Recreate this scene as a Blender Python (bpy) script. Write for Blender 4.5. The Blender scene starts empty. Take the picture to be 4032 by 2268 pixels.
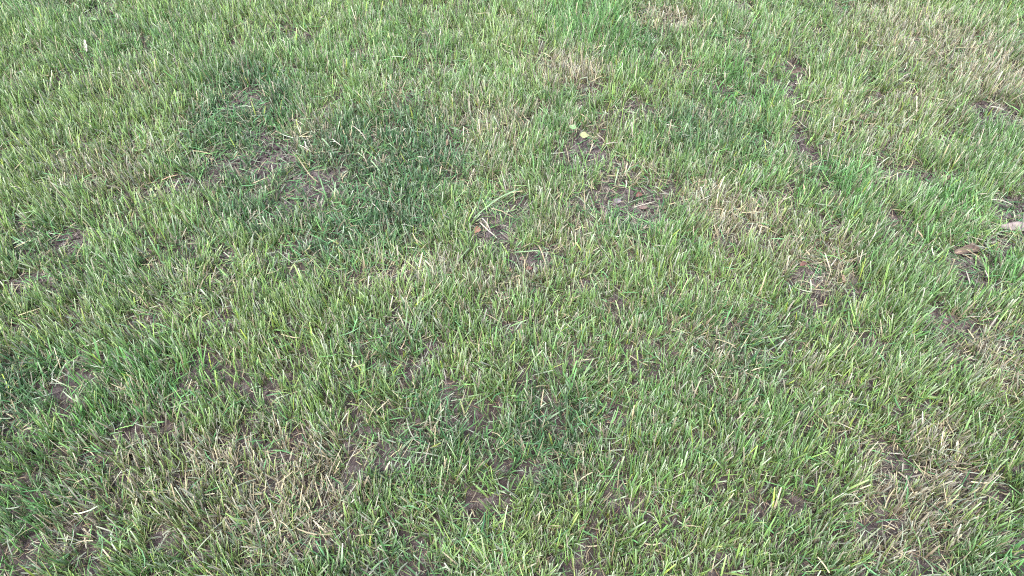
import bpy, math, random
import numpy as np

# ------------------------------------------------------------------ camera, sky, sun, exposure
scene = bpy.context.scene
COL = scene.collection
PITCH = math.radians(48.0)
CAM_H = 1.5
FOC = 3104.0            # focal length in pixels of the 4032 px wide photograph

cam_data = bpy.data.cameras.new("camera")
cam = bpy.data.objects.new("camera", cam_data)
COL.objects.link(cam)
cam.location = (0, 0, CAM_H)
cam.rotation_euler = (math.radians(90) - PITCH, 0, 0)
cam_data.sensor_width = 36.0
cam_data.lens = 36.0 * FOC / 4032.0
cam_data.clip_start = 0.02
cam_data.clip_end = 1000
scene.camera = cam

SUN_ELEV = math.radians(58)
SUN_AZ = math.radians(200)      # compass direction the light comes from (clockwise from +Y)
world = bpy.data.worlds.new("World")
scene.world = world
world.use_nodes = True
nt = world.node_tree
bg = nt.nodes["Background"]
sky = nt.nodes.new("ShaderNodeTexSky")
sky.sky_type = 'NISHITA'
sky.sun_disc = False
sky.sun_elevation = SUN_ELEV
sky.sun_rotation = SUN_AZ
sky.air_density = 1.0
sky.dust_density = 5.0
sky.ozone_density = 1.0
nt.links.new(sky.outputs[0], bg.inputs[0])
bg.inputs[1].default_value = 0.15

sun_data = bpy.data.lights.new("sun", 'SUN')
sun_data.energy = 1.2
sun_data.angle = math.radians(35)
sun_data.color = (1.0, 0.975, 0.95)
sun = bpy.data.objects.new("sun", sun_data)
COL.objects.link(sun)
sun.location = (0, 0, 5)
sun.rotation_euler = (math.radians(90) - SUN_ELEV, 0, math.pi - SUN_AZ)

scene.view_settings.view_transform = 'Standard'
scene.view_settings.look = 'None'
scene.view_settings.gamma = 1.0
scene.view_settings.exposure = 2.03
scene.render.engine = 'CYCLES'
scene.cycles.filter_width = 1.15
scene.cycles.use_denoising = False
scene.cycles.max_bounces = 5
scene.cycles.diffuse_bounces = 3
scene.cycles.glossy_bounces = 2
scene.cycles.transmission_bounces = 3
scene.cycles.transparent_max_bounces = 4

rng = np.random.default_rng(11)
random.seed(7)


# ------------------------------------------------------------------ helpers
def G(px, py, z=0.0):
    """the point at height z where the place shows at pixel (px, py) of the 4032x2268 photograph"""
    u = (px - 2016.0) / FOC
    v = (1134.0 - py) / FOC
    t = (CAM_H - z) / (math.sin(PITCH) - v * math.cos(PITCH))
    return np.array([u * t, t * (math.cos(PITCH) + v * math.sin(PITCH)), z])


def hash2(ix, iy, seed):
    h = (ix.astype(np.int64) * 374761393 + iy.astype(np.int64) * 668265263 + seed * 1274126177) & 0xFFFFFFFF
    h = ((h ^ (h >> 13)) * 1274126177) & 0xFFFFFFFF
    h = h ^ (h >> 16)
    return (h & 0xFFFFFF) / float(0xFFFFFF)


def vnoise(x, y, scale, seed=0):
    """value noise in 0..1, feature size 'scale' metres"""
    x = x / scale + 1000.37
    y = y / scale + 1000.71
    ix, iy = np.floor(x), np.floor(y)
    fx, fy = x - ix, y - iy
    fx = fx * fx * (3 - 2 * fx)
    fy = fy * fy * (3 - 2 * fy)
    a = hash2(ix, iy, seed); b = hash2(ix + 1, iy, seed)
    c = hash2(ix, iy + 1, seed); d = hash2(ix + 1, iy + 1, seed)
    return (a * (1 - fx) + b * fx) * (1 - fy) + (c * (1 - fx) + d * fx) * fy


def fnoise(x, y, scale, seed=0, oct=3):
    s = 0; w = 1; tot = 0
    for k in range(oct):
        s = s + w * vnoise(x, y, scale / 2 ** k, seed + 17 * k)
        tot += w; w *= 0.55
    return s / tot


def height(x, y):
    r = np.sqrt(x * x + (y - 1.7) ** 2)
    k = np.clip(1 - (r - 20) / 40, 0.0, 1)
    return k * ((fnoise(x, y, 0.55, 5, 2) - 0.5) * 0.035 + (fnoise(x, y, 0.09, 9, 3) - 0.5) * 0.014) - 0.004


def hz(x, y):
    return float(height(np.array([x]), np.array([y]))[0])


def mesh_obj(name, verts, faces_flat, nper, mat, colors=None, parent=None, smooth=True):
    """verts (n,3), faces_flat: flat vertex index array, nper: vertices per face (array or int)"""
    me = bpy.data.meshes.new(name)
    verts = np.asarray(verts, dtype=np.float32)
    faces_flat = np.asarray(faces_flat, dtype=np.int32).ravel()
    me.vertices.add(len(verts))
    me.vertices.foreach_set("co", verts.ravel())
    if np.isscalar(nper):
        totals = np.full(len(faces_flat) // nper, nper, dtype=np.int32)
    else:
        totals = np.asarray(nper, dtype=np.int32)
    starts = np.concatenate([[0], np.cumsum(totals)[:-1]]).astype(np.int32)
    me.loops.add(len(faces_flat))
    me.loops.foreach_set("vertex_index", faces_flat)
    me.polygons.add(len(totals))
    me.polygons.foreach_set("loop_start", starts)
    me.polygons.foreach_set("loop_total", totals)
    me.polygons.foreach_set("use_smooth", np.full(len(totals), smooth, dtype=bool))
    me.update(calc_edges=True)
    if colors is not None:
        at = me.color_attributes.new("tint", 'FLOAT_COLOR', 'POINT')
        c = np.ones((len(verts), 4), dtype=np.float32)
        c[:, :3] = colors
        at.data.foreach_set("color", c.ravel())
    me.materials.append(mat)
    ob = bpy.data.objects.new(name, me)
    COL.objects.link(ob)
    if parent is not None:
        ob.parent = parent
    return ob


def tag(o, label=None, cat=None, group=None, kind=None):
    if label: o["label"] = label
    if cat: o["category"] = cat
    if group: o["group"] = group
    if kind: o["kind"] = kind
    return o


# ------------------------------------------------------------------ materials
def new_mat(name):
    m = bpy.data.materials.new(name)
    m.use_nodes = True
    n = m.node_tree.nodes
    n.clear()
    out = n.new("ShaderNodeOutputMaterial")
    return m, m.node_tree, out


def tint_mat(name, rough=0.45, trans=0.3, spec=0.5, grain=0.25, gscale=900.0):
    """colour from the blade's own tint, fibre grain, thin-leaf translucency"""
    m, t, out = new_mat(name)
    n, l = t.nodes, t.links
    at = n.new("ShaderNodeAttribute"); at.attribute_name = "tint"
    geo = n.new("ShaderNodeNewGeometry")
    nz = n.new("ShaderNodeTexNoise"); nz.inputs["Scale"].default_value = gscale; nz.inputs["Detail"].default_value = 2
    l.new(geo.outputs["Position"], nz.inputs["Vector"])
    mr = n.new("ShaderNodeMapRange")
    mr.inputs[3].default_value = 1 - grain; mr.inputs[4].default_value = 1 + grain
    l.new(nz.outputs[0], mr.inputs[0])
    mul = n.new("ShaderNodeVectorMath"); mul.operation = 'SCALE'
    l.new(at.outputs["Color"], mul.inputs[0]); l.new(mr.outputs[0], mul.inputs["Scale"])
    p = n.new("ShaderNodeBsdfPrincipled")
    l.new(mul.outputs[0], p.inputs["Base Color"])
    p.inputs["Roughness"].default_value = rough
    p.inputs["Specular IOR Level"].default_value = spec
    tr = n.new("ShaderNodeBsdfTranslucent")
    l.new(mul.outputs[0], tr.inputs["Color"])
    mx = n.new("ShaderNodeMixShader"); mx.inputs[0].default_value = trans
    l.new(p.outputs[0], mx.inputs[1]); l.new(tr.outputs[0], mx.inputs[2])
    l.new(mx.outputs[0], out.inputs[0])
    return m


def soil_mat():
    m, t, out = new_mat("soil")
    n, l = t.nodes, t.links
    geo = n.new("ShaderNodeNewGeometry")
    a = n.new("ShaderNodeTexNoise"); a.inputs["Scale"].default_value = 35; a.inputs["Detail"].default_value = 8; a.inputs["Roughness"].default_value = 0.7
    l.new(geo.outputs["Position"], a.inputs["Vector"])
    r = n.new("ShaderNodeValToRGB")
    r.color_ramp.elements[0].position = 0.3; r.color_ramp.elements[0].color = (0.008, 0.006, 0.006, 1)
    r.color_ramp.elements[1].position = 0.72; r.color_ramp.elements[1].color = (0.135, 0.115, 0.118, 1)
    e = r.color_ramp.elements.new(0.5); e.color = (0.050, 0.041, 0.042, 1)
    l.new(a.outputs[0], r.inputs[0])
    b = n.new("ShaderNodeTexNoise"); b.inputs["Scale"].default_value = 260; b.inputs["Detail"].default_value = 4
    l.new(geo.outputs["Position"], b.inputs["Vector"])
    bp = n.new("ShaderNodeBump"); bp.inputs["Strength"].default_value = 1.0; bp.inputs["Distance"].default_value = 0.004
    l.new(b.outputs[0], bp.inputs["Height"])
    p = n.new("ShaderNodeBsdfPrincipled")
    l.new(r.outputs[0], p.inputs["Base Color"]); l.new(bp.outputs[0], p.inputs["Normal"])
    p.inputs["Roughness"].default_value = 0.95; p.inputs["Specular IOR Level"].default_value = 0.2
    l.new(p.outputs[0], out.inputs[0])
    return m


def simple_mat(name, c1, c2, scale=120, rough=0.7, bump=0.001, trans=0.0, stretch=None):
    m, t, out = new_mat(name)
    n, l = t.nodes, t.links
    tc = n.new("ShaderNodeTexCoord")
    mp = n.new("ShaderNodeMapping")
    if stretch: mp.inputs["Scale"].default_value = stretch
    l.new(tc.outputs["Object"], mp.inputs[0])
    a = n.new("ShaderNodeTexNoise"); a.inputs["Scale"].default_value = scale; a.inputs["Detail"].default_value = 5
    a.inputs["Roughness"].default_value = 0.65
    l.new(mp.outputs[0], a.inputs["Vector"])
    r = n.new("ShaderNodeValToRGB")
    r.color_ramp.elements[0].position = 0.36; r.color_ramp.elements[0].color = (*c1, 1)
    r.color_ramp.elements[1].position = 0.64; r.color_ramp.elements[1].color = (*c2, 1)
    l.new(a.outputs[0], r.inputs[0])
    bp = n.new("ShaderNodeBump"); bp.inputs["Strength"].default_value = 0.7; bp.inputs["Distance"].default_value = bump
    l.new(a.outputs[0], bp.inputs["Height"])
    p = n.new("ShaderNodeBsdfPrincipled")
    l.new(r.outputs[0], p.inputs["Base Color"]); l.new(bp.outputs[0], p.inputs["Normal"])
    p.inputs["Roughness"].default_value = rough
    if trans:
        tr = n.new("ShaderNodeBsdfTranslucent"); l.new(r.outputs[0], tr.inputs["Color"])
        mx = n.new("ShaderNodeMixShader"); mx.inputs[0].default_value = trans
        l.new(p.outputs[0], mx.inputs[1]); l.new(tr.outputs[0], mx.inputs[2])
        l.new(mx.outputs[0], out.inputs[0])
    else:
        l.new(p.outputs[0], out.inputs[0])
    return m


M_SOIL = soil_mat()
M_GRASS = tint_mat("grass_blade", rough=0.40, trans=0.20, spec=0.35)
M_STRAW = tint_mat("dry_grass", rough=0.8, trans=0.12, spec=0.15)
M_CRUMB = tint_mat("soil_crumb", rough=0.95, trans=0.0, spec=0.2, grain=0.4, gscale=400)

# ------------------------------------------------------------------ maps of the lawn
# spots read off the photograph: (x, y, rx, ry, strength) in its 4032 px frame, laid on the ground
K = 4032 / 2576.0
def spots(lst, z=0.012):
    out = []
    for (px, py, rx, ry, s) in lst:
        px, py, rx, ry = px * K, py * K, rx * K, ry * K
        c = G(px, py, z)
        ex = np.linalg.norm(G(px + rx, py, z) - c) * (1.0 if z else 1.25)
        ey = np.linalg.norm(G(px, py + ry, z) - c) * (1.0 if z else 1.25)
        if z == 0.0:      # soil seen beyond the grass that stands before it
            c[1] -= 0.018; ey += 0.018; s *= 1.15
        out.append((c[0], c[1], ex, ey, s))
    return out


def field(x, y, sp, warp=0.05, seed=50):
    wx = x + (fnoise(x, y, 0.12, seed, 3) - 0.5) * warp * 2
    wy = y + (fnoise(x, y, 0.12, seed + 5, 3) - 0.5) * warp * 2
    r = np.zeros_like(x)
    for (cx, cy, ex, ey, s) in sp:
        d = ((wx - cx) / ex) ** 2 + ((wy - cy) / ey) ** 2
        r = np.maximum(r, s * np.exp(-d * d * 0.7)) if s > 0 else r
    return r


DARK = spots([(600, 320, 120, 90, .95), (860, 400, 170, 110, .85), (1040, 400, 120, 130, .9), (960, 540, 160, 80, .95),
              (640, 220, 110, 60, .8), (560, 420, 110, 70, .7), (820, 610, 90, 60, .8), (700, 520, 130, 70, .6),
              (1740, 330, 120, 60, .6), (1840, 290, 100, 90, .5), (1560, 560, 60, 40, .5), (60, 620, 60, 40, .6),
              (1620, 90, 70, 60, .5), (2080, 440, 50, 70, .4), (500, 600, 60, 40, .3), (2130, 150, 60, 60, .25)])
VIVID = spots([(1480, 60, 120, 80, 1), (1560, 150, 60, 60, .7), (1870, 220, 100, 90, .9), (2130, 450, 80, 70, .9),
               (2370, 500, 80, 60, .9), (580, 330, 60, 40, .8), (700, 300, 50, 30, .7), (870, 520, 80, 40, .7),
               (760, 690, 80, 40, .6), (1400, 410, 70, 60, .5), (1700, 590, 60, 40, .5), (1880, 440, 60, 40, .6),
               (2520, 690, 60, 60, .8), (260, 90, 200, 90, .35), (900, 150, 250, 100, .35), (2020, 500, 50, 50, .5),
               (1640, 360, 60, 40, .5), (2300, 580, 90, 30, .5), (990, 120, 200, 80, .4)])
DRY = spots([(1440, 190, 90, 45, 1), (1850, 540, 110, 50, 1), (1790, 500, 60, 40, .8), (2360, 130, 190, 90, .75),
             (2480, 190, 120, 60, .9), (1690, 55, 80, 40, .85), (1240, 320, 80, 50, .7), (260, 420, 140, 50, .55),
             (2050, 660, 110, 60, .85), (1580, 440, 60, 30, .9), (1100, 700, 220, 40, .6), (1330, 720, 130, 30, .7),
             (1180, 290, 90, 60, .5), (350, 210, 90, 40, .35), (1960, 600, 100, 40, .6), (1420, 560, 80, 80, .45),
             (2250, 60, 120, 60, .5), (2200, 330, 150, 80, .4), (480, 720, 150, 40, .3), (1260, 430, 70, 60, .4),
             (2300, 260, 120, 50, .5), (780, 330, 60, 50, .5), (1010, 230, 80, 30, .4), (1500, 330, 60, 40, .45)])
BARE = spots([(615, 240, 38, 16, 1), (690, 385, 45, 32, 1), (662, 345, 22, 22, .8), (770, 468, 60, 34, 1.1), (770, 510, 30, 18, .7),
              (450, 458, 40, 16, 1), (400, 470, 40, 14, .6), (1482, 380, 40, 30, 1.0), (1985, 235, 20, 34, .85), (2035, 400, 20, 28, .75), (2062, 455, 16, 26, .6), (2090, 560, 20, 14, .5), (1740, 250, 20, 22, .6), (1640, 270, 30, 14, .6), (2350, 440, 50, 12, .6), (2550, 300, 30, 16, .8), (1568, 502, 70, 30, 1.05), (1240, 560, 52, 38, .85),
              (1205, 590, 26, 20, .8), (2552, 540, 45, 34, 1.1), (2000, 180, 28, 22, 1), (2010, 345, 22, 34, .9), (2425, 655, 42, 22, .8),
              (1350, 640, 38, 20, .9), (1300, 655, 30, 18, .8), (80, 700, 42, 18, .9), (190, 600, 45, 16, .8), (262, 12, 22, 18, 1),
              (2270, 432, 60, 16, .9), (2490, 285, 50, 18, 1), (2100, 12, 26, 14, .7), (1870, 22, 22, 12, .8), (1500, 110, 30, 20, .5),
              (570, 400, 40, 20, .7), (2560, 80, 20, 14, .8), (1830, 130, 30, 14, .5), (1930, 210, 18, 14, .6),
              (300, 560, 36, 12, .5), (560, 650, 30, 12, .6), (730, 640, 30, 12, .6), (1480, 715, 40, 14, .7), (1620, 500, 26, 12, .9),
              (2040, 665, 36, 14, .9), (2510, 600, 30, 18, .7), (1580, 270, 24, 18, .7), (330, 490, 30, 14, .5), (90, 580, 30, 10, .4),
              (2250, 190, 20, 10, .5), (1720, 180, 24, 12, .7), (940, 380, 36, 14, .4), (880, 470, 36, 14, .4), (1740, 470, 30, 10, .5),
              (150, 240, 26, 12, .5), (130, 140, 24, 12, .4), (960, 60, 26, 10, .4), (1520, 650, 30, 14, .5), (2380, 350, 40, 14, .5)], 0.0)
LONG = spots([(1480, 60, 130, 90, .8), (860, 540, 160, 60, .4), (2380, 480, 120, 80, .7), (2150, 450, 80, 60, .5),
              (1700, 620, 200, 60, .3)])
LAID = spots([(1000, 690, 150, 40, 1), (1260, 510, 90, 60, .7), (2420, 640, 100, 40, .8), (1570, 520, 120, 50, .7), (2500, 560, 80, 50, .7),
              (1960, 410, 80, 40, .4), (2200, 440, 120, 40, .5), (2080, 660, 70, 40, .7), (560, 700, 80, 30, .4), (980, 560, 140, 50, .3)])


def lawn_maps(x, y):
    dark = field(x, y, DARK, 0.07, 50)
    vivid = field(x, y, VIVID, 0.06, 60)
    dry = field(x, y, DRY, 0.07, 70)
    bare = field(x, y, BARE, 0.03, 80)
    laid = field(x, y, LAID, 0.05, 90)
    lng = field(x, y, LONG, 0.04, 95)
    # the lawn goes on the same way all round: its own irregular patches
    out = np.clip((1.30 - y) / 0.15, 0, 1)
    out = np.maximum(out, np.clip((y - 3.0) / 0.3, 0, 1))
    out = np.maximum(out, np.clip((np.abs(x) - (0.80 + 0.432 * y)) / 0.15, 0, 1))
    nd = np.clip((fnoise(x, y, 0.42, 201, 3) - 0.56) * 6, 0, 0.9)
    nv = np.clip((fnoise(x, y, 0.30, 202, 3) - 0.58) * 6, 0, 0.9)
    ny = np.clip((fnoise(x, y, 0.33, 203, 3) - 0.56) * 6, 0, 0.9)
    nb = np.clip((fnoise(x, y, 0.13, 204, 3) - 0.69) * 9, 0, 1)
    nl = np.clip((fnoise(x, y, 0.30, 205, 2) - 0.62) * 6, 0, 0.9)
    dark = np.maximum(dark, nd * out); vivid = np.maximum(vivid, nv * out); dry = np.maximum(dry, ny * out)
    bare = np.maximum(bare, nb * np.maximum(out, 0.35)); laid = np.maximum(laid, nl * np.maximum(out, 0.3))
    return dark, vivid, dry, np.clip(bare, 0, 1), laid, lng


# ------------------------------------------------------------------ where the close lawn is
CELL = 0.4
def in_close(x, y):
    cx = (np.floor(x / CELL) + 0.5) * CELL
    cy = (np.floor(y / CELL) + 0.5) * CELL
    return (cy > 0.2) & (cy < 3.4) & (np.abs(cx) < 1.05 + 0.432 * cy)


def scatter(n_per_m2, tile=False):
    if tile:
        n = int(n_per_m2 * CELL * CELL)
        return rng.uniform(-CELL / 2, CELL / 2, n), rng.uniform(-CELL / 2, CELL / 2, n)
    x0, x1, y0, y1 = -2.8, 2.8, 0.0, 3.6
    n = int(n_per_m2 * (x1 - x0) * (y1 - y0))
    x = rng.uniform(x0, x1, n); y = rng.uniform(y0, y1, n)
    k = in_close(x, y)
    return x[k], y[k]


# ------------------------------------------------------------------ strips: one blade = a tapering, bending ribbon
def strips(base, dir0, dir1, length, width, face, prof, cols, seg=3):
    """base (n,3); dir0/dir1 unit start/end directions; face: unit width direction;
    prof: (seg+1,) width factors; cols (n,seg+1,3)"""
    n = len(base)
    pts = np.zeros((n, seg + 1, 3))
    pts[:, 0] = base
    L = (length / seg)[:, None]
    for k in range(seg):
        t = (k + 0.5) / seg
        d = dir0 * (1 - t) + dir1 * t
        d /= np.linalg.norm(d, axis=1)[:, None] + 1e-9
        pts[:, k + 1] = pts[:, k] + d * L
    w = width[:, None, None] * prof[None, :, None] * 0.5
    left = pts - face[:, None, :] * w
    right = pts + face[:, None, :] * w
    V = np.stack([left, right], axis=2).reshape(n, (seg + 1) * 2, 3)
    C = np.repeat(cols[:, :, None, :], 2, axis=2).reshape(n, (seg + 1) * 2, 3)
    q = np.array([[2 * k, 2 * k + 1, 2 * k + 3, 2 * k + 2] for k in range(seg)])
    F = (np.arange(n)[:, None, None] * (seg + 1) * 2 + q[None])
    return V.reshape(-1, 3), F.reshape(-1), C.reshape(-1, 3)


def unit(v):
    return v / (np.linalg.norm(v, axis=1)[:, None] + 1e-9)


def mix(a, b, t):
    t = np.asarray(t)
    if t.ndim == 1: t = t[:, None]
    return a * (1 - t) + b * t


C_YG = np.array([0.176, 0.285, 0.070])      # yellow green
C_MG = np.array([0.098, 0.220, 0.062])      # mid green
C_BG = np.array([0.044, 0.132, 0.056])      # blue green
C_VG = np.array([0.070, 0.215, 0.055])      # fresh green
C_OL = np.array([0.215, 0.235, 0.090])      # olive
C_TAN = np.array([0.335, 0.290, 0.185])        # straw
C_GREY = np.array([0.225, 0.222, 0.200])       # weathered straw
C_RED = np.array([0.19, 0.115, 0.08])       # reddish dead sheath
C_PALE = np.array([0.42, 0.47, 0.38])       # cut tip, also glossy sheen painted into blade colour
C_BRN = np.array([0.036, 0.026, 0.020])


def grass(n_shoots, tile=False, far=False):
    sx, sy = scatter(n_shoots, tile)
    if tile:
        z = np.zeros_like(sx)
        dark, vivid, dry, bare, laid, lng = z, z + .15, z + .2, z, z + .1, z
    else:
        dark, vivid, dry, bare, laid, lng = lawn_maps(sx, sy)
    clump = fnoise(sx, sy, 0.06, 301, 3)
    keep = rng.uniform(0, 1, len(sx)) < np.clip(0.12 + 2.3 * (clump - 0.27), 0.06, 1) * (1 - 0.93 * np.clip(bare * 1.15, 0, 1)) * (1 - .25 * laid) * (1 - .2 * dark)
    sx, sy = sx[keep], sy[keep]
    dark, vivid, dry, bare, laid, lng = [a[keep] for a in (dark, vivid, dry, bare, laid, lng)]
    ns = len(sx)
    # each shoot: 3 to 5 leaves from one base
    cnt = rng.integers(2, 6, ns)
    idx = np.repeat(np.arange(ns), cnt)
    n = len(idx)
    sh_az = rng.uniform(0, 2 * math.pi, ns)
    kind = rng.uniform(0, 1, ns)               # fine-leaved or broad-leaved shoot
    broad = (kind < 0.34 + 0.3 * dark).astype(float)
    # slow lean field
    la = fnoise(sx, sy, 0.12, 311, 2) * 4 * math.pi + rng.normal(0, 1.0, ns)
    lm = 0.04 + 0.16 * rng.uniform(0, 1, ns) + 0.22 * np.clip((fnoise(sx, sy, .13, 331, 2) - .5) * 3, 0, 1) + 0.55 * laid * fnoise(sx, sy, .1, 317, 2)
    leanx = np.cos(la) * lm; leany = np.sin(la) * lm
    dark, vivid, dry, bare, laid, lng, broad = [a[idx] for a in (dark, vivid, dry, bare, laid, lng, broad)]
    bx = sx[idx] + rng.normal(0, 0.0028, n); by = sy[idx] + rng.normal(0, 0.0028, n)
    bz = (height(bx, by) if not tile else np.zeros(n)) - 0.003
    base = np.stack([bx, by, bz], 1)
    az = sh_az[idx] + rng.uniform(0, 2 * math.pi, n)
    spread = np.abs(rng.normal(0.05, 0.24, n)) * (1 + 0.9 * dark + 1.4 * laid + 0.6 * bare)
    fall = rng.uniform(0, 1, n) < 0.06 + 0.10 * dark + .16 * laid + .15 * bare
    spread = np.where(fall, rng.uniform(0.8, 2.2, n), spread)
    ox, oy = np.cos(az), np.sin(az)
    one = np.ones(n)
    d0 = unit(np.stack([ox * spread * 0.7 + leanx[idx], oy * spread * 0.7 + leany[idx], one], 1))
    bend = spread * rng.uniform(0.9, 1.9, n) + rng.uniform(0, 0.18, n)
    zend = np.where(fall, rng.uniform(-0.15, 0.5, n), 1.0)
    d1 = unit(np.stack([ox * bend + leanx[idx] * 1.4, oy * bend + leany[idx] * 1.4, zend], 1))
    L = rng.normal(0.056, 0.012, n) * (1 - 0.15 * dark) * (1 - 0.15 * dry) * (1 + 0.35 * lng) * (1 - 0.2 * bare)
    L *= rng.choice([1.0, 0.62, 0.4], n, p=[0.66, 0.22, 0.12])
    tall = (0.74 + 0.55 * fnoise(sx, sy, .09, 341, 2)) * rng.normal(1, .12, ns)
    L = np.clip(L * tall[idx], 0.012, 0.088)
    W = np.where(broad > 0, rng.normal(0.0033, 0.0007, n), rng.normal(0.0018, 0.0004, n))
    W = np.clip(W, 0.0010, 0.0052)
    fa = az + math.pi / 2 + rng.normal(0, 0.7, n)
    face = np.stack([np.cos(fa), np.sin(fa), rng.normal(0, 0.15, n)], 1)
    face = unit(face - (face * d0).sum(1)[:, None] * d0)
    # colour of each leaf
    r = rng.uniform(0, 1, n)
    patch = fnoise(bx, by, 0.22, 320, 3)
    c = mix(np.tile(C_MG, (n, 1)), C_YG, np.clip((patch - 0.22) * 2.2 + rng.normal(0, 0.30, n), 0, 1))
    c = mix(c, C_BG, np.clip(broad * 0.34 + dark * 0.95 + rng.normal(0, 0.15, n), 0, 1))
    c = mix(c, C_VG, np.clip(vivid * 1.1 + rng.normal(-0.1, 0.2, n), 0, 1))
    c = mix(c, C_OL, np.clip(dry * 0.55 + rng.normal(-0.15, 0.25, n), 0, 1))
    dead = rng.uniform(0, 1, n) < 0.14 + 0.60 * dry + 0.10 * bare
    c = np.where(dead[:, None], mix(np.tile(C_TAN, (n, 1)), C_GREY, rng.uniform(0, 1, n)) * (rng.uniform(0.5, 1.05, n) * (1 + .35 * dry))[:, None], c)
    yel = rng.uniform(0, 1, n) < 0.02
    c = np.where(yel[:, None], np.array([0.22, 0.30, 0.05]), c)
    c *= np.exp(rng.normal(-.03, 0.34, n))[:, None]
    c = mix(c, C_PALE * 0.75, np.clip(rng.normal(-0.26 - .25 * dark - .1 * vivid, 0.36, n), 0, 0.7))  # some blades paled all over: glossy sheen painted into their colour
    c *= (1 - .26 * dark)[:, None]
    shaded_sheath = mix(np.tile(C_TAN * 0.38, (n, 1)), C_RED * .6, np.clip(rng.normal(0.1, 0.3, n) + 0.2 * dry, 0, 0.8))  # brown leaf base, darkened further to paint shade into the gaps
    tipc = mix(c, C_PALE * 1.15, np.where(rng.uniform(0, 1, n) < 0.24 - .14 * dark - .08 * vivid, rng.uniform(.4, .9, n), rng.uniform(0, .25, n)))  # pale mown ends, with sky sheen painted in
    seg = 2
    cols = np.stack([mix(c, shaded_sheath, rng.uniform(0.3, 0.95, n)), mix(c, shaded_sheath, 0.08 + 0.2 * dry), tipc], 1)
    prof = np.array([0.7, 1.0, 0.50])
    return strips(base, d0, d1, L, W, face, prof, cols, seg)


def thatch(n_per, tile=False):
    """dead blades and roots lying low between the shoots"""
    x, y = scatter(n_per, tile)
    n = len(x)
    if tile:
        z = np.zeros(n); dark, vivid, dry, bare, laid, lng = z, z, z + .2, z, z, z
    else:
        dark, vivid, dry, bare, laid, lng = lawn_maps(x, y)
    keep = rng.uniform(0, 1, n) < np.clip(0.55 + 0.35 * dry + .35 * laid - 0.35 * np.clip((bare - .75) * 4, 0, 1), 0.1, 1)
    x, y, dark, dry, bare, laid = x[keep], y[keep], dark[keep], dry[keep], bare[keep], laid[keep]
    n = len(x)
    lift = rng.uniform(0, 1, n) ** 1.4 * (0.024 - 0.017 * bare)
    z = (height(x, y) if not tile else np.zeros(n)) + 0.0015 + lift
    az = rng.uniform(0, 2 * math.pi, n)
    dz0 = rng.normal(0.12, 0.22, n)
    d0 = unit(np.stack([np.cos(az), np.sin(az), dz0], 1))
    turn = rng.normal(0, 1.9, n)
    d1 = unit(np.stack([np.cos(az + turn), np.sin(az + turn), dz0 - rng.uniform(0, 0.5, n)], 1))
    L = rng.uniform(0.012, 0.045, n)
    W = rng.uniform(0.0005, 0.0016, n)
    fa = az + math.pi / 2
    face = unit(np.stack([np.cos(fa), np.sin(fa), rng.normal(0, 0.5, n)], 1))
    t = rng.uniform(0, 1, n)
    c = mix(np.tile(C_TAN, (n, 1)), C_GREY, t)
    c = mix(c, C_BRN, np.clip(rng.normal(0.55, 0.42, n), 0, 1))
    c = mix(c, C_RED, (rng.uniform(0, 1, n) < 0.10) * 0.6)
    c = mix(c, C_GREY * .8, .5 * np.clip(bare, 0, 1))
    c = mix(c, C_BG * 1.1, (rng.uniform(0, 1, n) < 0.15 + .35 * dark) * 0.7)
    c *= np.exp(rng.normal(-0.1, 0.25, n))[:, None]
    cols = np.repeat(c[:, None, :], 4, axis=1)
    return strips(np.stack([x, y, z], 1), d0, d1, L, W, face, np.array([0.7, 1, 0.9, 0.4]), cols, 3)


def clippings(n_per, tile=False):
    """mown pieces and bent-over leaves lying on and in the grass"""
    x, y = scatter(n_per, tile)
    n = len(x)
    if tile:
        z = np.zeros(n); dark, vivid, dry, bare, laid, lng = z, z, z + .2, z, z + .2, z
    else:
        dark, vivid, dry, bare, laid, lng = lawn_maps(x, y)
    keep = rng.uniform(0, 1, n) < np.clip(0.30 + .35 * dark + .6 * laid + .3 * dry + .25 * bare, 0, 1)
    x, y, dark, dry, bare, laid, vivid = x[keep], y[keep], dark[keep], dry[keep], bare[keep], laid[keep], vivid[keep]
    n = len(x)
    z = (height(x, y) if not tile else np.zeros(n)) + rng.uniform(0.006, 0.036, n) * (1 - .7 * bare)
    az = rng.uniform(0, 2 * math.pi, n)
    az = np.where(laid > .4, fnoise(x, y, .25, 400, 1) * 7 + rng.normal(0, .45, n), az)
    dz = rng.normal(0.05, 0.28, n)
    d0 = unit(np.stack([np.cos(az), np.sin(az), dz], 1))
    tn = rng.normal(0, 0.5, n) + .6 * laid * rng.normal(0, 1, n)
    d1 = unit(np.stack([np.cos(az + tn), np.sin(az + tn), dz - rng.uniform(0, 0.35, n)], 1))
    L = rng.uniform(0.018, 0.055, n) * (1 + .5 * laid)
    W = rng.uniform(0.0010, 0.0029, n) * (1 - .25 * laid)
    fa = az + math.pi / 2
    face = unit(np.stack([np.cos(fa), np.sin(fa), rng.normal(0, 0.35, n)], 1))
    t = rng.uniform(0, 1, n)
    c = mix(np.tile(C_MG, (n, 1)), C_BG * 1.5, t)
    c = mix(c, C_GREY, (rng.uniform(0, 1, n) < .3) * .7)
    c = mix(c, C_TAN, (rng.uniform(0, 1, n) < .14 + .3 * dry) * .85)
    c = mix(c, C_PALE, (rng.uniform(0, 1, n) < .03) * .6)
    c *= np.exp(rng.normal(-.12, 0.28, n))[:, None]
    cols = np.repeat(c[:, None, :], 4, axis=1)
    return strips(np.stack([x, y, z], 1), d0, d1, L, W, face, np.array([0.75, 1, 0.95, 0.55]), cols, 3)


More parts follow.
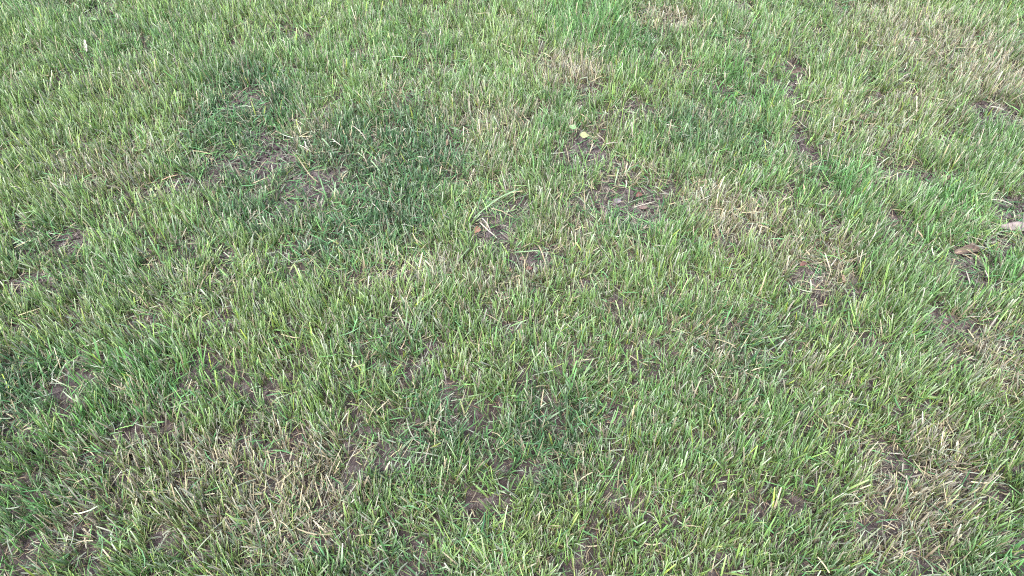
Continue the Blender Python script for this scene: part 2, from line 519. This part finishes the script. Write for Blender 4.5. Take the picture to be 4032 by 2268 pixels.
# ------------------------------------------------------------------ the ground sheet
def axis(a, b, step, far):
    c = list(np.arange(a, b + 1e-6, step))
    s = step; v = b
    while v < far:
        s *= 1.5; v += s; c.append(v)
    s = step; v = a
    while v > -far:
        s *= 1.5; v -= s; c.insert(0, v)
    return np.array(c)

gx = axis(-2.4, 2.4, 0.018, 300)
gy = axis(0.2, 3.4, 0.018, 300)
XX, YY = np.meshgrid(gx, gy)
ZZ = height(XX.ravel(), YY.ravel())
near = (np.abs(XX.ravel()) < 3) & (YY.ravel() > -.3) & (YY.ravel() < 4)
bb = np.zeros_like(ZZ)
bb[near] = field(XX.ravel()[near], YY.ravel()[near], BARE, .03, 80)
ZZ = ZZ + bb * (fnoise(XX.ravel(), YY.ravel(), 0.03, 33, 2) - .5) * 0.012
nxg, nyg = len(gx), len(gy)
ii = np.arange(nyg - 1)[:, None] * nxg + np.arange(nxg - 1)[None]
F = np.stack([ii, ii + 1, ii + nxg + 1, ii + nxg], -1)
ground = mesh_obj("ground", np.stack([XX.ravel(), YY.ravel(), ZZ], 1), F, 4, M_SOIL)
tag(ground, "dark brown soil showing between the grass shoots", kind="structure")

# ------------------------------------------------------------------ the lawn
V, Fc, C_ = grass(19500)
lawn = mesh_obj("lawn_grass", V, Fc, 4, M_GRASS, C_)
tag(lawn, "short mown green grass blades covering the whole ground", "grass", kind="stuff")
N_GR = len(Fc) // 12
V, Fc, C_ = thatch(20000)
th = mesh_obj("dry_thatch", V, Fc, 4, M_STRAW, C_)
tag(th, "tangle of dead brown and grey grass low between the green blades", "thatch", kind="stuff")
N_TH = len(Fc) // 12
V, Fc, C_ = clippings(6500)
cl = mesh_obj("grass_clippings", V, Fc, 4, M_GRASS, C_)
tag(cl, "cut and bent grass pieces lying scattered over the lawn", "grass clippings", kind="stuff")
print("blades", N_GR, "thatch", N_TH, "clippings", len(Fc) // 12)

# the same lawn going on all round the close part: one patch of it repeated by geometry nodes
parts = [grass(7000, True), thatch(8000, True), clippings(4000, True)]
Vs, Fs, Cs, off = [], [], [], 0
for (v, f, c) in parts:
    Vs.append(v); Fs.append(f + off); Cs.append(c); off += len(v)
outer = mesh_obj("lawn_beyond", np.concatenate(Vs), np.concatenate(Fs), 4, M_GRASS, np.concatenate(Cs))
tag(outer, "mown lawn going on around the close part of the lawn", "lawn", kind="stuff")
ng = bpy.data.node_groups.new("lawn_repeat", 'GeometryNodeTree')
ng.interface.new_socket("Geometry", in_out='INPUT', socket_type='NodeSocketGeometry')
ng.interface.new_socket("Geometry", in_out='OUTPUT', socket_type='NodeSocketGeometry')
N, Lk = ng.nodes, ng.links
gi = N.new("NodeGroupInput"); go = N.new("NodeGroupOutput")
NG = 40
grid = N.new("GeometryNodeMeshGrid")
grid.inputs["Size X"].default_value = CELL * (NG - 1); grid.inputs["Size Y"].default_value = CELL * (NG - 1)
grid.inputs["Vertices X"].default_value = NG; grid.inputs["Vertices Y"].default_value = NG
tf = N.new("GeometryNodeTransform"); tf.inputs["Translation"].default_value = (0, 2.0, -0.002)
Lk.new(grid.outputs["Mesh"], tf.inputs["Geometry"])
pos = N.new("GeometryNodeInputPosition"); sep = N.new("ShaderNodeSeparateXYZ")
Lk.new(pos.outputs[0], sep.inputs[0])
def mnode(op, a, b=None):
    m = N.new("ShaderNodeMath"); m.operation = op
    for i, q in enumerate((a, b)):
        if q is None: continue
        if isinstance(q, (int, float)): m.inputs[i].default_value = q
        else: Lk.new(q, m.inputs[i])
    return m.outputs[0]
c1 = mnode('GREATER_THAN', sep.outputs["Y"], 0.2)
c2 = mnode('LESS_THAN', sep.outputs["Y"], 3.4)
hw = mnode('ADD', mnode('MULTIPLY', sep.outputs["Y"], 0.432), 1.05)
c3 = mnode('LESS_THAN', mnode('ABSOLUTE', sep.outputs["X"]), hw)
inside = mnode('MULTIPLY', mnode('MULTIPLY', c1, c2), c3)
dl = N.new("GeometryNodeDeleteGeometry"); dl.domain = 'POINT'
Lk.new(tf.outputs[0], dl.inputs["Geometry"]); Lk.new(inside, dl.inputs["Selection"])
ri = N.new("FunctionNodeRandomValue"); ri.data_type = 'INT'
ri.inputs[4].default_value = 0; ri.inputs[5].default_value = 3
ang = mnode('MULTIPLY', ri.outputs[2], math.pi / 2)
cx = N.new("ShaderNodeCombineXYZ"); Lk.new(ang, cx.inputs[2])
iop = N.new("GeometryNodeInstanceOnPoints")
Lk.new(dl.outputs[0], iop.inputs["Points"]); Lk.new(gi.outputs[0], iop.inputs["Instance"]); Lk.new(cx.outputs[0], iop.inputs["Rotation"])
Lk.new(iop.outputs[0], go.inputs[0])
md = outer.modifiers.new("repeat", 'NODES'); md.node_group = ng

# ------------------------------------------------------------------ soil crumbs
def ico():
    import bmesh
    bm = bmesh.new(); bmesh.ops.create_icosphere(bm, subdivisions=1, radius=1)
    v = np.array([q.co[:] for q in bm.verts]); f = np.array([[w.index for w in q.verts] for q in bm.faces]); bm.free()
    return v, f
iv, jf = ico()
x, y = scatter(9000)
b = field(x, y, BARE, .03, 80)
k = rng.uniform(0, 1, len(x)) < 0.02 + 0.95 * b
x, y = x[k][:10000], y[k][:10000]
n = len(x)
sz = 0.0011 + 0.0050 * rng.uniform(0, 1, n) ** 2.2
vv = iv[None] * sz[:, None, None] * rng.uniform(.65, 1.3, (n, len(iv), 1)) + np.stack([x, y, height(x, y) + sz * .4], 1)[:, None]
ff = jf[None] + (np.arange(n) * len(iv))[:, None, None]
cc = mix(np.tile(np.array([.018, .014, .014]), (n, 1)), np.array([.13, .112, .115]), rng.uniform(0, 1, n) ** 2)
crumbs = mesh_obj("soil_crumbs", vv.reshape(-1, 3), ff, 3, M_CRUMB, np.repeat(cc, len(iv), 0))
tag(crumbs, "small dark crumbs of soil on the bare spots", "soil", kind="stuff")


# ------------------------------------------------------------------ single things lying in the grass
def leaf_shape(length, width, curl=0.2, droop=0.1, blunt=0.3, seed=0, nl=14, nw=6, thick=0.0004, wob=0.05, cx=0.45):
    """closed thin leaf with depth, along +X, centred"""
    rs = np.random.default_rng(seed)
    ph = rs.uniform(0, 6.28, 6)
    top = []
    for i in range(nl + 1):
        t = i / nl
        s = math.sin(math.pi * t ** (math.log(0.5) / math.log(cx))) ** (0.5 + blunt)
        e = 1 + wob * math.sin(9 * t + ph[0]) + wob * .7 * math.sin(23 * t + ph[1])
        hw = max(width / 2 * s * e, width * 0.02)
        for j in range(nw + 1):
            a = (j / nw) * 2 - 1
            yy = a * hw * math.cos(curl * abs(a) * 1.1)
            zz = abs(a) ** 1.4 * hw * math.sin(curl) * (1 + .4 * math.sin(5 * t + ph[2])) + droop * length * (math.sin(math.pi * t) - .3) * .5 + .04 * width * math.sin(14 * t + 3 * a + ph[3])
            top.append(((t - .5) * length, yy, zz))
    top = np.array(top)
    bot = top - np.array([0, 0, thick])
    m = nw + 1; N0 = len(top)
    fs = []
    for i in range(nl):
        for j in range(nw):
            a = i * m + j
            fs.append([a, a + m, a + m + 1, a + 1])
            fs.append([N0 + a, N0 + a + 1, N0 + a + m + 1, N0 + a + m])
    ring = [i * m for i in range(nl + 1)] + [nl * m + j for j in range(1, m)] + [i * m + nw for i in range(nl - 1, -1, -1)] + [j for j in range(nw - 1, 0, -1)]
    for q in range(len(ring)):
        a, b_ = ring[q], ring[(q + 1) % len(ring)]
        fs.append([b_, a, N0 + a, N0 + b_])
    return np.concatenate([top, bot]), np.array(fs)


def tube(pts, radii, nside=6, flat=1.0):
    pts = np.array(pts, float); nP = len(pts)
    V = []
    for i in range(nP):
        d = pts[min(i + 1, nP - 1)] - pts[max(i - 1, 0)]
        d /= np.linalg.norm(d) + 1e-9
        a = np.cross(d, [0, 0, 1.0]);
        if np.linalg.norm(a) < 1e-3: a = np.array([1.0, 0, 0])
        a /= np.linalg.norm(a); b2 = np.cross(a, d)
        for s in range(nside):
            th_ = 2 * math.pi * s / nside
            V.append(pts[i] + radii[i] * (math.cos(th_) * a + math.sin(th_) * b2 * flat))
    fl, tot = [], []
    for i in range(nP - 1):
        for s in range(nside):
            fl += [i * nside + s, i * nside + (s + 1) % nside, (i + 1) * nside + (s + 1) % nside, (i + 1) * nside + s]; tot.append(4)
    fl += list(range(nside))[::-1]; tot.append(nside)
    fl += [(nP - 1) * nside + s for s in range(nside)]; tot.append(nside)
    return np.array(V), fl, tot


def anchor(name, p, rz, label, cat, group=None, tilt=(0, 0)):
    o = bpy.data.objects.new(name, None); COL.objects.link(o)
    o.empty_display_size = 0.02
    o.location = p; o.rotation_euler = (tilt[0], tilt[1], rz)
    return tag(o, label, cat, group)


def leaf(name, cat, label, px, py, ang, L, W, mat, z=0.03, stem=0.0, rib=True, tilt=(0, 0), group=None, ribmat=None, **kw):
    p = G(px, py, z)
    p[2] = z
    o = anchor(name, p, math.radians(ang), label, cat, group, (math.radians(tilt[0]), math.radians(tilt[1])))
    sd = int(px + py)
    v, f = leaf_shape(L, W, seed=sd, **kw)
    mesh_obj("leaf_blade", v, f, 4, mat, parent=o)
    nl, nw = 14, 6
    if rib:
        mid = v[[i * (nw + 1) + nw // 2 for i in range(nl + 1)]] + np.array([0, 0, .0002])
        tv, tf_, tt = tube(mid, np.linspace(.0007, .0002, nl + 1) * (W / .03 * .6 + .4), 5)
        mesh_obj("midrib", tv, tf_, tt, ribmat or mat, parent=o)
    if stem:
        s0 = v[nw // 2]
        pts = [s0 + np.array([.003, 0, 0]), s0 + np.array([-stem * .5, stem * .08, stem * .06]), s0 + np.array([-stem, stem * .3, stem * .2])]
        tv, tf_, tt = tube(pts, [.0008, .0007, .0009], 6)
        mesh_obj("leaf_stem", tv, tf_, tt, ribmat or mat, parent=o)
    return o


M_LPINK = simple_mat("dry_leaf_pink_beige", (.12, .10, .098), (.21, .182, .175), 60, .75, .0008, .1, (.35, 3, 1))
M_LBROWN = simple_mat("dry_leaf_brown", (.045, .032, .026), (.12, .09, .072), 90, .8, .001, .08)
M_LRED = simple_mat("dry_leaf_red_brown", (.07, .034, .028), (.15, .075, .06), 120, .8, .001, .08)
M_LORANGE = simple_mat("dry_leaf_orange", (.15, .075, .05), (.24, .135, .095), 120, .7, .0006, .15)
M_LGREEN = simple_mat("pale_green_leaf", (.16, .19, .085), (.23, .26, .13), 90, .6, .0005, .2)
M_LMID = simple_mat("green_leaf", (.10, .20, .08), (.16, .27, .12), 90, .5, .0005, .25)
M_CREAM = simple_mat("cream_straw", (.25, .235, .185), (.40, .38, .32), 300, .6, .0003, .1, (.3, 1, 1))
M_TANS = simple_mat("tan_straw", (.20, .16, .10), (.34, .28, .19), 300, .7, .0003, .1, (.3, 1, 1))
M_PGRN = simple_mat("pale_green_blade", (.14, .25, .11), (.24, .34, .20), 200, .45, .0003, .25, (.3, 1, 1))
M_TWIG = simple_mat("brown_twig", (.20, .12, .08), (.36, .25, .18), 300, .8, .0005)
M_OLIVE = simple_mat("olive_stem", (.13, .12, .07), (.24, .21, .13), 200, .7, .0004)
M_STONE = simple_mat("grey_stone", (.06, .052, .06), (.15, .135, .155), 150, .85, .001)
M_PCHIP = simple_mat("pink_chip", (.08, .055, .048), (.15, .11, .095), 150, .85, .001)
M_DARKB = simple_mat("dark_husk", (.045, .028, .02), (.10, .065, .045), 200, .8, .0006)
M_LBONE = simple_mat("bleached_leaf", (.42, .40, .35), (.58, .56, .50), 150, .7, .0005, .15)

leaf("dry_leaf", "leaf", "large pinkish beige dry leaf running out of the right edge over dark soil", 4024, 897, 174, .125, .034, M_LPINK,
     z=.010, curl=.35, droop=.06, blunt=.1, tilt=(-10, 2))
leaf("dry_leaf", "leaf", "curled brown leaf with a pale rim under grass near the right edge", 3812, 990, 8, .080, .034, M_LBROWN,
     z=.007, curl=.7, droop=.2, blunt=.1, tilt=(14, 0), ribmat=M_TANS, wob=.14)
leaf("leaf_fragment", "leaf", "small bright orange leaf fragment on bare soil in the middle", 1879, 904, 60, .025, .019, M_LORANGE,
     z=.020, curl=.5, droop=.2, tilt=(30, 0), rib=False)
leaf("fallen_leaf", "leaf", "pale yellow green leaf with a short stalk above a bare soil hollow", 2301, 532, 172, .028, .020, M_LGREEN,
     z=.060, curl=.35, droop=.15, stem=.018, tilt=(-42, 0), cx=.55)
leaf("fallen_leaf", "leaf", "small fresh green leaf just upper left of the pale yellow green leaf", 2256, 500, 160, .024, .015, M_LMID,
     z=.056, curl=.3, droop=.1, tilt=(-38, 0))
leaf("dry_leaf", "leaf", "round red brown leaf at the right end of the grey soil hollow", 2517, 767, 40, .022, .020, M_LRED,
     z=.012, curl=.6, droop=.25, tilt=(20, 0))
leaf("dry_leaf", "leaf", "crumpled reddish brown leaf in the upper right beside dark bare soil", 3135, 283, 15, .040, .026, M_LBROWN,
     z=.028, curl=.8, droop=.35, tilt=(35, 0))
leaf("dry_leaf", "leaf", "dark brown curled leaf near the upper right corner", 3984, 125, 20, .048, .024, M_LRED,
     z=.018, curl=.8, droop=.2, tilt=(10, 0))
leaf("dry_leaf", "leaf", "small dull red leaf in a dead hollow near the lower right", 3163, 1040, 30, .022, .016, M_LRED,
     z=.012, curl=.6, droop=.2, tilt=(15, 0))
leaf("broad_leaf", "leaf", "broad light green leaf lying flat near the upper left corner", 364, 75, -14, .040, .012, M_LMID,
     z=.045, curl=.3, droop=.12, tilt=(30, 0))
leaf("bleached_leaf", "leaf", "wide bleached white dead blade standing up near the upper left", 337, 180, 104, .044, .012, M_LBONE,
     z=.035, curl=.5, droop=.05, tilt=(0, -42), blunt=-.1)
leaf("leaf_fragment", "leaf", "dark red leaf fragment at the left of a bare hole in the lower middle", 2084, 1057, 25, .021, .013, M_LRED,
     z=.012, curl=.5, droop=.2, tilt=(20, 0), rib=False)
leaf("leaf_fragment", "leaf", "reddish brown leaf fragment in the hole left of the dark red one", 2003, 1062, -20, .020, .015, M_LRED,
     z=.010, curl=.5, droop=.2, tilt=(20, 0), rib=False)
leaf("leaf_fragment", "leaf", "dull pink leaf fragment just above the dark red one", 2057, 1018, 10, .016, .011, M_PCHIP,
     z=.012, curl=.4, droop=.1, tilt=(20, 0), rib=False)
leaf("narrow_dry_leaf", "leaf", "narrow tan dry leaf pointing up right of the lower right bare spot", 3622, 921, 118, .030, .006, M_TANS,
     z=.030, curl=.5, droop=.1, tilt=(0, -20))
leaf("narrow_dry_leaf", "leaf", "upright tan narrow leaf among bright green blades on the right", 3166, 744, 94, .034, .005, M_TANS,
     z=.035, curl=.5, droop=.05, tilt=(0, -30))

# a clover with three round leaflets left of centre
cp = G(604, 756, .03)
clo = anchor("clover", (cp[0], cp[1], hz(cp[0], cp[1])), 0, "tiny clover with round pale green leaflets on the left", "clover")
for k, (qx, qy) in enumerate([(595, 747), (610, 768), (615, 742)]):
    q = G(qx, qy, .034)
    v, f = leaf_shape(.0095, .009, seed=k + 3, curl=.2, droop=.1, thick=.0003)
    a = 2.1 * k
    R = np.array([[math.cos(a), -math.sin(a), 0], [math.sin(a), math.cos(a), 0], [0, 0, 1]])
    v = v @ R.T
    v[:, 2] += v[:, 1] * .4
    v += q - np.array(clo.location)
    mesh_obj("leaflet", v, f, 4, M_LGREEN, parent=clo)
    base = np.array([0, 0, 0]); e = q - np.array(clo.location)
    tv, tf_, tt = tube([base, e * .5 + np.array([0, 0, .004]), e - np.array([0, 0, .0006])], [.0006, .0005, .0004], 5)
    mesh_obj("leaf_stem", tv, tf_, tt, M_LMID, parent=clo)


def blob(name, cat, label, px, py, z, r, squash, mat, rz=0.0, seed=1):
    import bmesh
    rs = np.random.default_rng(seed)
    bm = bmesh.new(); bmesh.ops.create_icosphere(bm, subdivisions=3, radius=1)
    v = np.array([q.co[:] for q in bm.verts]); f = np.array([[w.index for w in q.verts] for q in bm.faces]); bm.free()
    for _ in range(5):
        d = rs.normal(0, 1, 3); d /= np.linalg.norm(d)
        cut = rs.uniform(.55, .85)
        ex = np.maximum(v @ d - cut, 0)
        v = v - ex[:, None] * d * .85
    v = v * np.array(squash) * r
    p = G(px, py, z)
    o = mesh_obj(name, v, f, 3, mat)
    o.location = p; o.rotation_euler = (0, 0, rz)
    return tag(o, label, cat)


blob("pebble", "stone", "lavender grey pebble in the bare hollow right of the middle", 2430, 792, .001, .012, (1.1, .85, .45), M_STONE, .4, 4)
blob("pebble", "stone", "pinkish flat chip at the lower right of the grey pebble", 2534, 816, .006, .010, (1.3, .8, .35), M_PCHIP, .2, 9)
blob("pebble", "stone", "small blue grey pebble on soil in the lower middle", 2113, 1062, .006, .008, (1.1, .8, .6), M_STONE, 1.0, 6)


def husk(label, px, py, L, ang, z=.022):
    """striped, ribbed brown seed husk: dark core with pale rings"""
    p = G(px, py, z)
    o = anchor("seed_husk", p, math.radians(ang), label, "seed husk", None, (0, math.radians(-25)))
    ts = np.linspace(-.5, .5, 11)
    tv, tf_, tt = tube([(t * L, 0, 0) for t in ts], [max(.0006, .0042 * math.sqrt(max(0, 1 - (2 * t) ** 2 * .85))) for t in ts], 10)
    mesh_obj("core", tv, tf_, tt, M_DARKB, parent=o)
    for t in (-.32, -.16, 0, .16, .32):
        r = .0042 * math.sqrt(1 - (2 * t) ** 2 * .85) + .0005
        tv, tf_, tt = tube([(t * L - .0008, 0, 0), (t * L - .0004, 0, 0), (t * L + .0004, 0, 0), (t * L + .0008, 0, 0)], [r - .0006, r, r, r - .0006], 10)
        mesh_obj("ring", tv, tf_, tt, M_TANS, parent=o)

husk("brown husk with pale stripes near the lower right", 3322, 1097, .022, 92)
husk("small striped husk between the clover and the dark green patch", 837, 762, .018, 95)
husk("striped grey brown husk at the right border of the dark green patch", 1761, 560, .024, 80)


def stalk(name, cat, label, pts, w, mat, z=(.040, .034), tip=.7, flat=.45, group=None, sag=.003):
    """a lying stalk through photograph points, its ends at heights z"""
    P = []
    for i, (a, b_) in enumerate(pts):
        t = i / (len(pts) - 1)
        P.append(G(a, b_, z[0] * (1 - t) + z[1] * t))
    P = np.array(P)
    # resample with a slight natural bow
    m = 9
    tt_ = np.linspace(0, len(P) - 1, m)
    Q = np.stack([np.interp(tt_, np.arange(len(P)), P[:, k]) for k in range(3)], 1)
    rs = np.random.default_rng(int(pts[0][0]))
    bow = rs.normal(0, .0016)
    d = Q[-1] - Q[0]; nrm = np.array([-d[1], d[0], 0]); nrm /= np.linalg.norm(nrm) + 1e-9
    s = np.sin(np.linspace(0, math.pi, m))
    Q = Q + s[:, None] * nrm * bow + s[:, None] * np.array([0, 0, sag])
    c = Q.mean(0)
    rad = np.interp(np.linspace(0, 1, m), [0, .15, .8, 1], [w * .42, w * .5, w * .5 * (tip * .5 + .5), w * .5 * tip])
    tv, tf_, tt = tube(Q - c, rad, 6, flat)
    o = mesh_obj(name, tv, tf_, tt, mat)
    o.location = c
    return tag(o, label, cat, group)


ST = [
 ("upper white straw of the crossed pair beside the orange leaf fragment", "straw", [(1896, 858), (1930, 908)], .0036, M_CREAM),
 ("longer thick cream straw crossing below the orange leaf fragment", "straw", [(1888, 874), (1925, 912), (1959, 938)], .0046, M_CREAM),
 ("cream straw lying level below the crossed pair of straws", "straw", [(1881, 972), (1951, 973)], .0036, M_CREAM),
 ("tan bent straw arching right above the crossed pair of straws", "straw", [(1933, 820), (1975, 832), (2022, 856)], .0036, M_TANS),
 ("slim cream straw slanting down right of the middle", "straw", [(2163, 757), (2199, 830)], .0032, M_CREAM),
 ("tan split straw slanting down in the lower middle", "straw", [(2120, 966), (2147, 1038)], .0040, M_TANS),
 ("long pale straw slanting down inside the dark green patch", "straw", [(1386, 493), (1415, 522), (1441, 550)], .0038, M_CREAM),
 ("stout white topped straw on the right side of the dark green patch", "straw", [(1308, 546), (1326, 563), (1346, 576)], .0042, M_CREAM),
 ("pale straw slanting in the dark patch above the purple bare soil", "straw", [(1178, 570), (1224, 595)], .0036, M_CREAM),
 ("tan arched straw over brown soil at the top of the dark patch", "straw", [(1068, 531), (1089, 522), (1112, 527)], .0030, M_TANS),
 ("short white straw lying level in the upper right", "straw", [(3346, 360), (3373, 362)], .0056, M_CREAM),
 ("beige straw rising to the right in the upper right", "straw", [(3556, 301), (3606, 284)], .0048, M_CREAM),
 ("thick white straw lying over dark soil by the right edge", "straw", [(3903, 420), (3955, 434)], .0058, M_CREAM),
 ("tan straw lying nearly level left of the short white straw", "straw", [(3199, 402), (3277, 386)], .0034, M_TANS),
 ("small white straw standing steeply above the beige rising straw", "straw", [(3570, 245), (3559, 278)], .0040, M_CREAM),
 ("white upright straw tip near the top right of the middle", "straw", [(3304, 96), (3317, 68)], .0050, M_CREAM),
 ("tiny white straw just below the crumpled reddish brown leaf", "straw", [(3131, 329), (3153, 332)], .0044, M_CREAM),
 ("pinkish tan straw slanting down right of the brown dead patch", "straw", [(2876, 660), (2912, 686)], .0036, M_TANS),
 ("fat pale straw in a green tuft near the right edge", "straw", [(3745, 771), (3780, 757)], .0046, M_CREAM),
 ("long pale stem lying level above the large pinkish leaf", "straw", [(3841, 765), (3890, 761), (3940, 760)], .0036, M_CREAM),
 ("thin cream stem sloping to the large pinkish leaf", "straw", [(3902, 784), (3950, 795), (3990, 808)], .0036, M_CREAM),
 ("left arm of the white forked straw near the lower right", "straw", [(3272, 1046), (3298, 1010)], .0034, M_CREAM),
 ("tan straw standing out of a small dark gap near the right edge", "straw", [(3735, 876), (3756, 840)], .0036, M_TANS),
 ("cream straw standing below the curled brown leaf", "straw", [(3879, 1063), (3894, 1100)], .0044, M_CREAM),
 ("thick grey tan straw slanting above the pale yellow green leaf", "straw", [(2287, 448), (2326, 483)], .0050, M_TANS),
 ("long tan straw lying across the right end of the grey hollow", "straw", [(2495, 816), (2538, 806), (2580, 793)], .0034, M_CREAM),
 ("short cream straw standing above the grey pebble hollow", "straw", [(2464, 709), (2464, 740)], .0040, M_CREAM),
 ("pale straw lying level right of the upper bare soil hollow", "straw", [(2386, 566), (2439, 560)], .0040, M_CREAM),
 ("straw slanting down among dark green grass left of the middle", "straw", [(1464, 799), (1495, 830)], .0038, M_CREAM),
 ("short flat pale straw on dark green grass in the middle", "straw", [(1644, 617), (1683, 624)], .0042, M_CREAM),
 ("tan straw slanting down above the long dry hollow in the centre", "straw", [(2009, 417), (2064, 487)], .0036, M_TANS),
 ("stubby pale straw upper middle left of the tan dry patch", "straw", [(1824, 360), (1841, 378)], .0054, M_CREAM),
 ("pale straw lying nearly level in the lower right of the middle", "straw", [(2575, 965), (2610, 970), (2648, 976)], .0040, M_CREAM),
 ("tiny white headed straw near the lower left cut grass", "straw", [(786, 1133), (808, 1136)], .0036, M_CREAM),
 ("cream straw by the left edge lying level over dead grass", "straw", [(38, 735), (92, 745)], .0036, M_CREAM),
 ("pale straw standing steeply at the left below the pale dry patch", "straw", [(568, 665), (572, 700)], .0044, M_CREAM),
 ("tan straw sloping left of the lower right husk", "straw", [(2812, 820), (2870, 836)], .0034, M_TANS),
 ("flat cream straw upper right above the thick tan straw", "straw", [(3538, 216), (3556, 209)], .0056, M_CREAM),
]
for (lab, cat, pts, w, mt) in ST:
    stalk("straw_stalk", cat, lab, pts, w * .82, mt, z=(.034, .022))

stalk("twig", "twig", "brown twig lying over a dark gap on the left", [(637, 709), (668, 699), (700, 688)], .0032, M_TWIG, z=(.03, .036))
stalk("twig", "twig", "long brown green stem across the purple bare soil in the dark patch", [(1170, 616), (1195, 660), (1222, 698), (1254, 718)], .0036, M_OLIVE, z=(.045, .02))
GB = [
 ("broad pale green blade with a white tip in the lower middle", [(1845, 978), (1818, 1012), (1788, 1052)], .0050, (.05, .02)),
 ("long pale green blade lying flat in the lower middle", [(2026, 993), (2075, 991), (2124, 985)], .0042, (.03, .036)),
 ("long pale green blade swept across to the orange leaf fragment", [(2043, 744), (1985, 772), (1925, 812), (1866, 858)], .0050, (.045, .025)),
 ("flat bright pale green blade at the right of the dark patch", [(1267, 543), (1300, 580)], .0050, (.046, .03)),
 ("wide grey green blade slanting at the right of the purple soil", [(1460, 630), (1497, 674)], .0048, (.044, .03)),
 ("pale green blade slanting right with a white tip near the lower middle", [(2033, 971), (2055, 947)], .0042, (.03, .045)),
 ("long level green blade near the upper left", [(329, 143), (352, 138), (378, 136)], .0048, (.04, .042)),
 ("green folded blade standing above the grey pebble hollow", [(2436, 664), (2420, 730)], .0040, (.05, .015)),
]
for (lab, pts, w, z) in GB:
    stalk("grass_blade", "grass blade", lab, pts, w, M_PGRN, z=z, flat=.2, tip=.6)
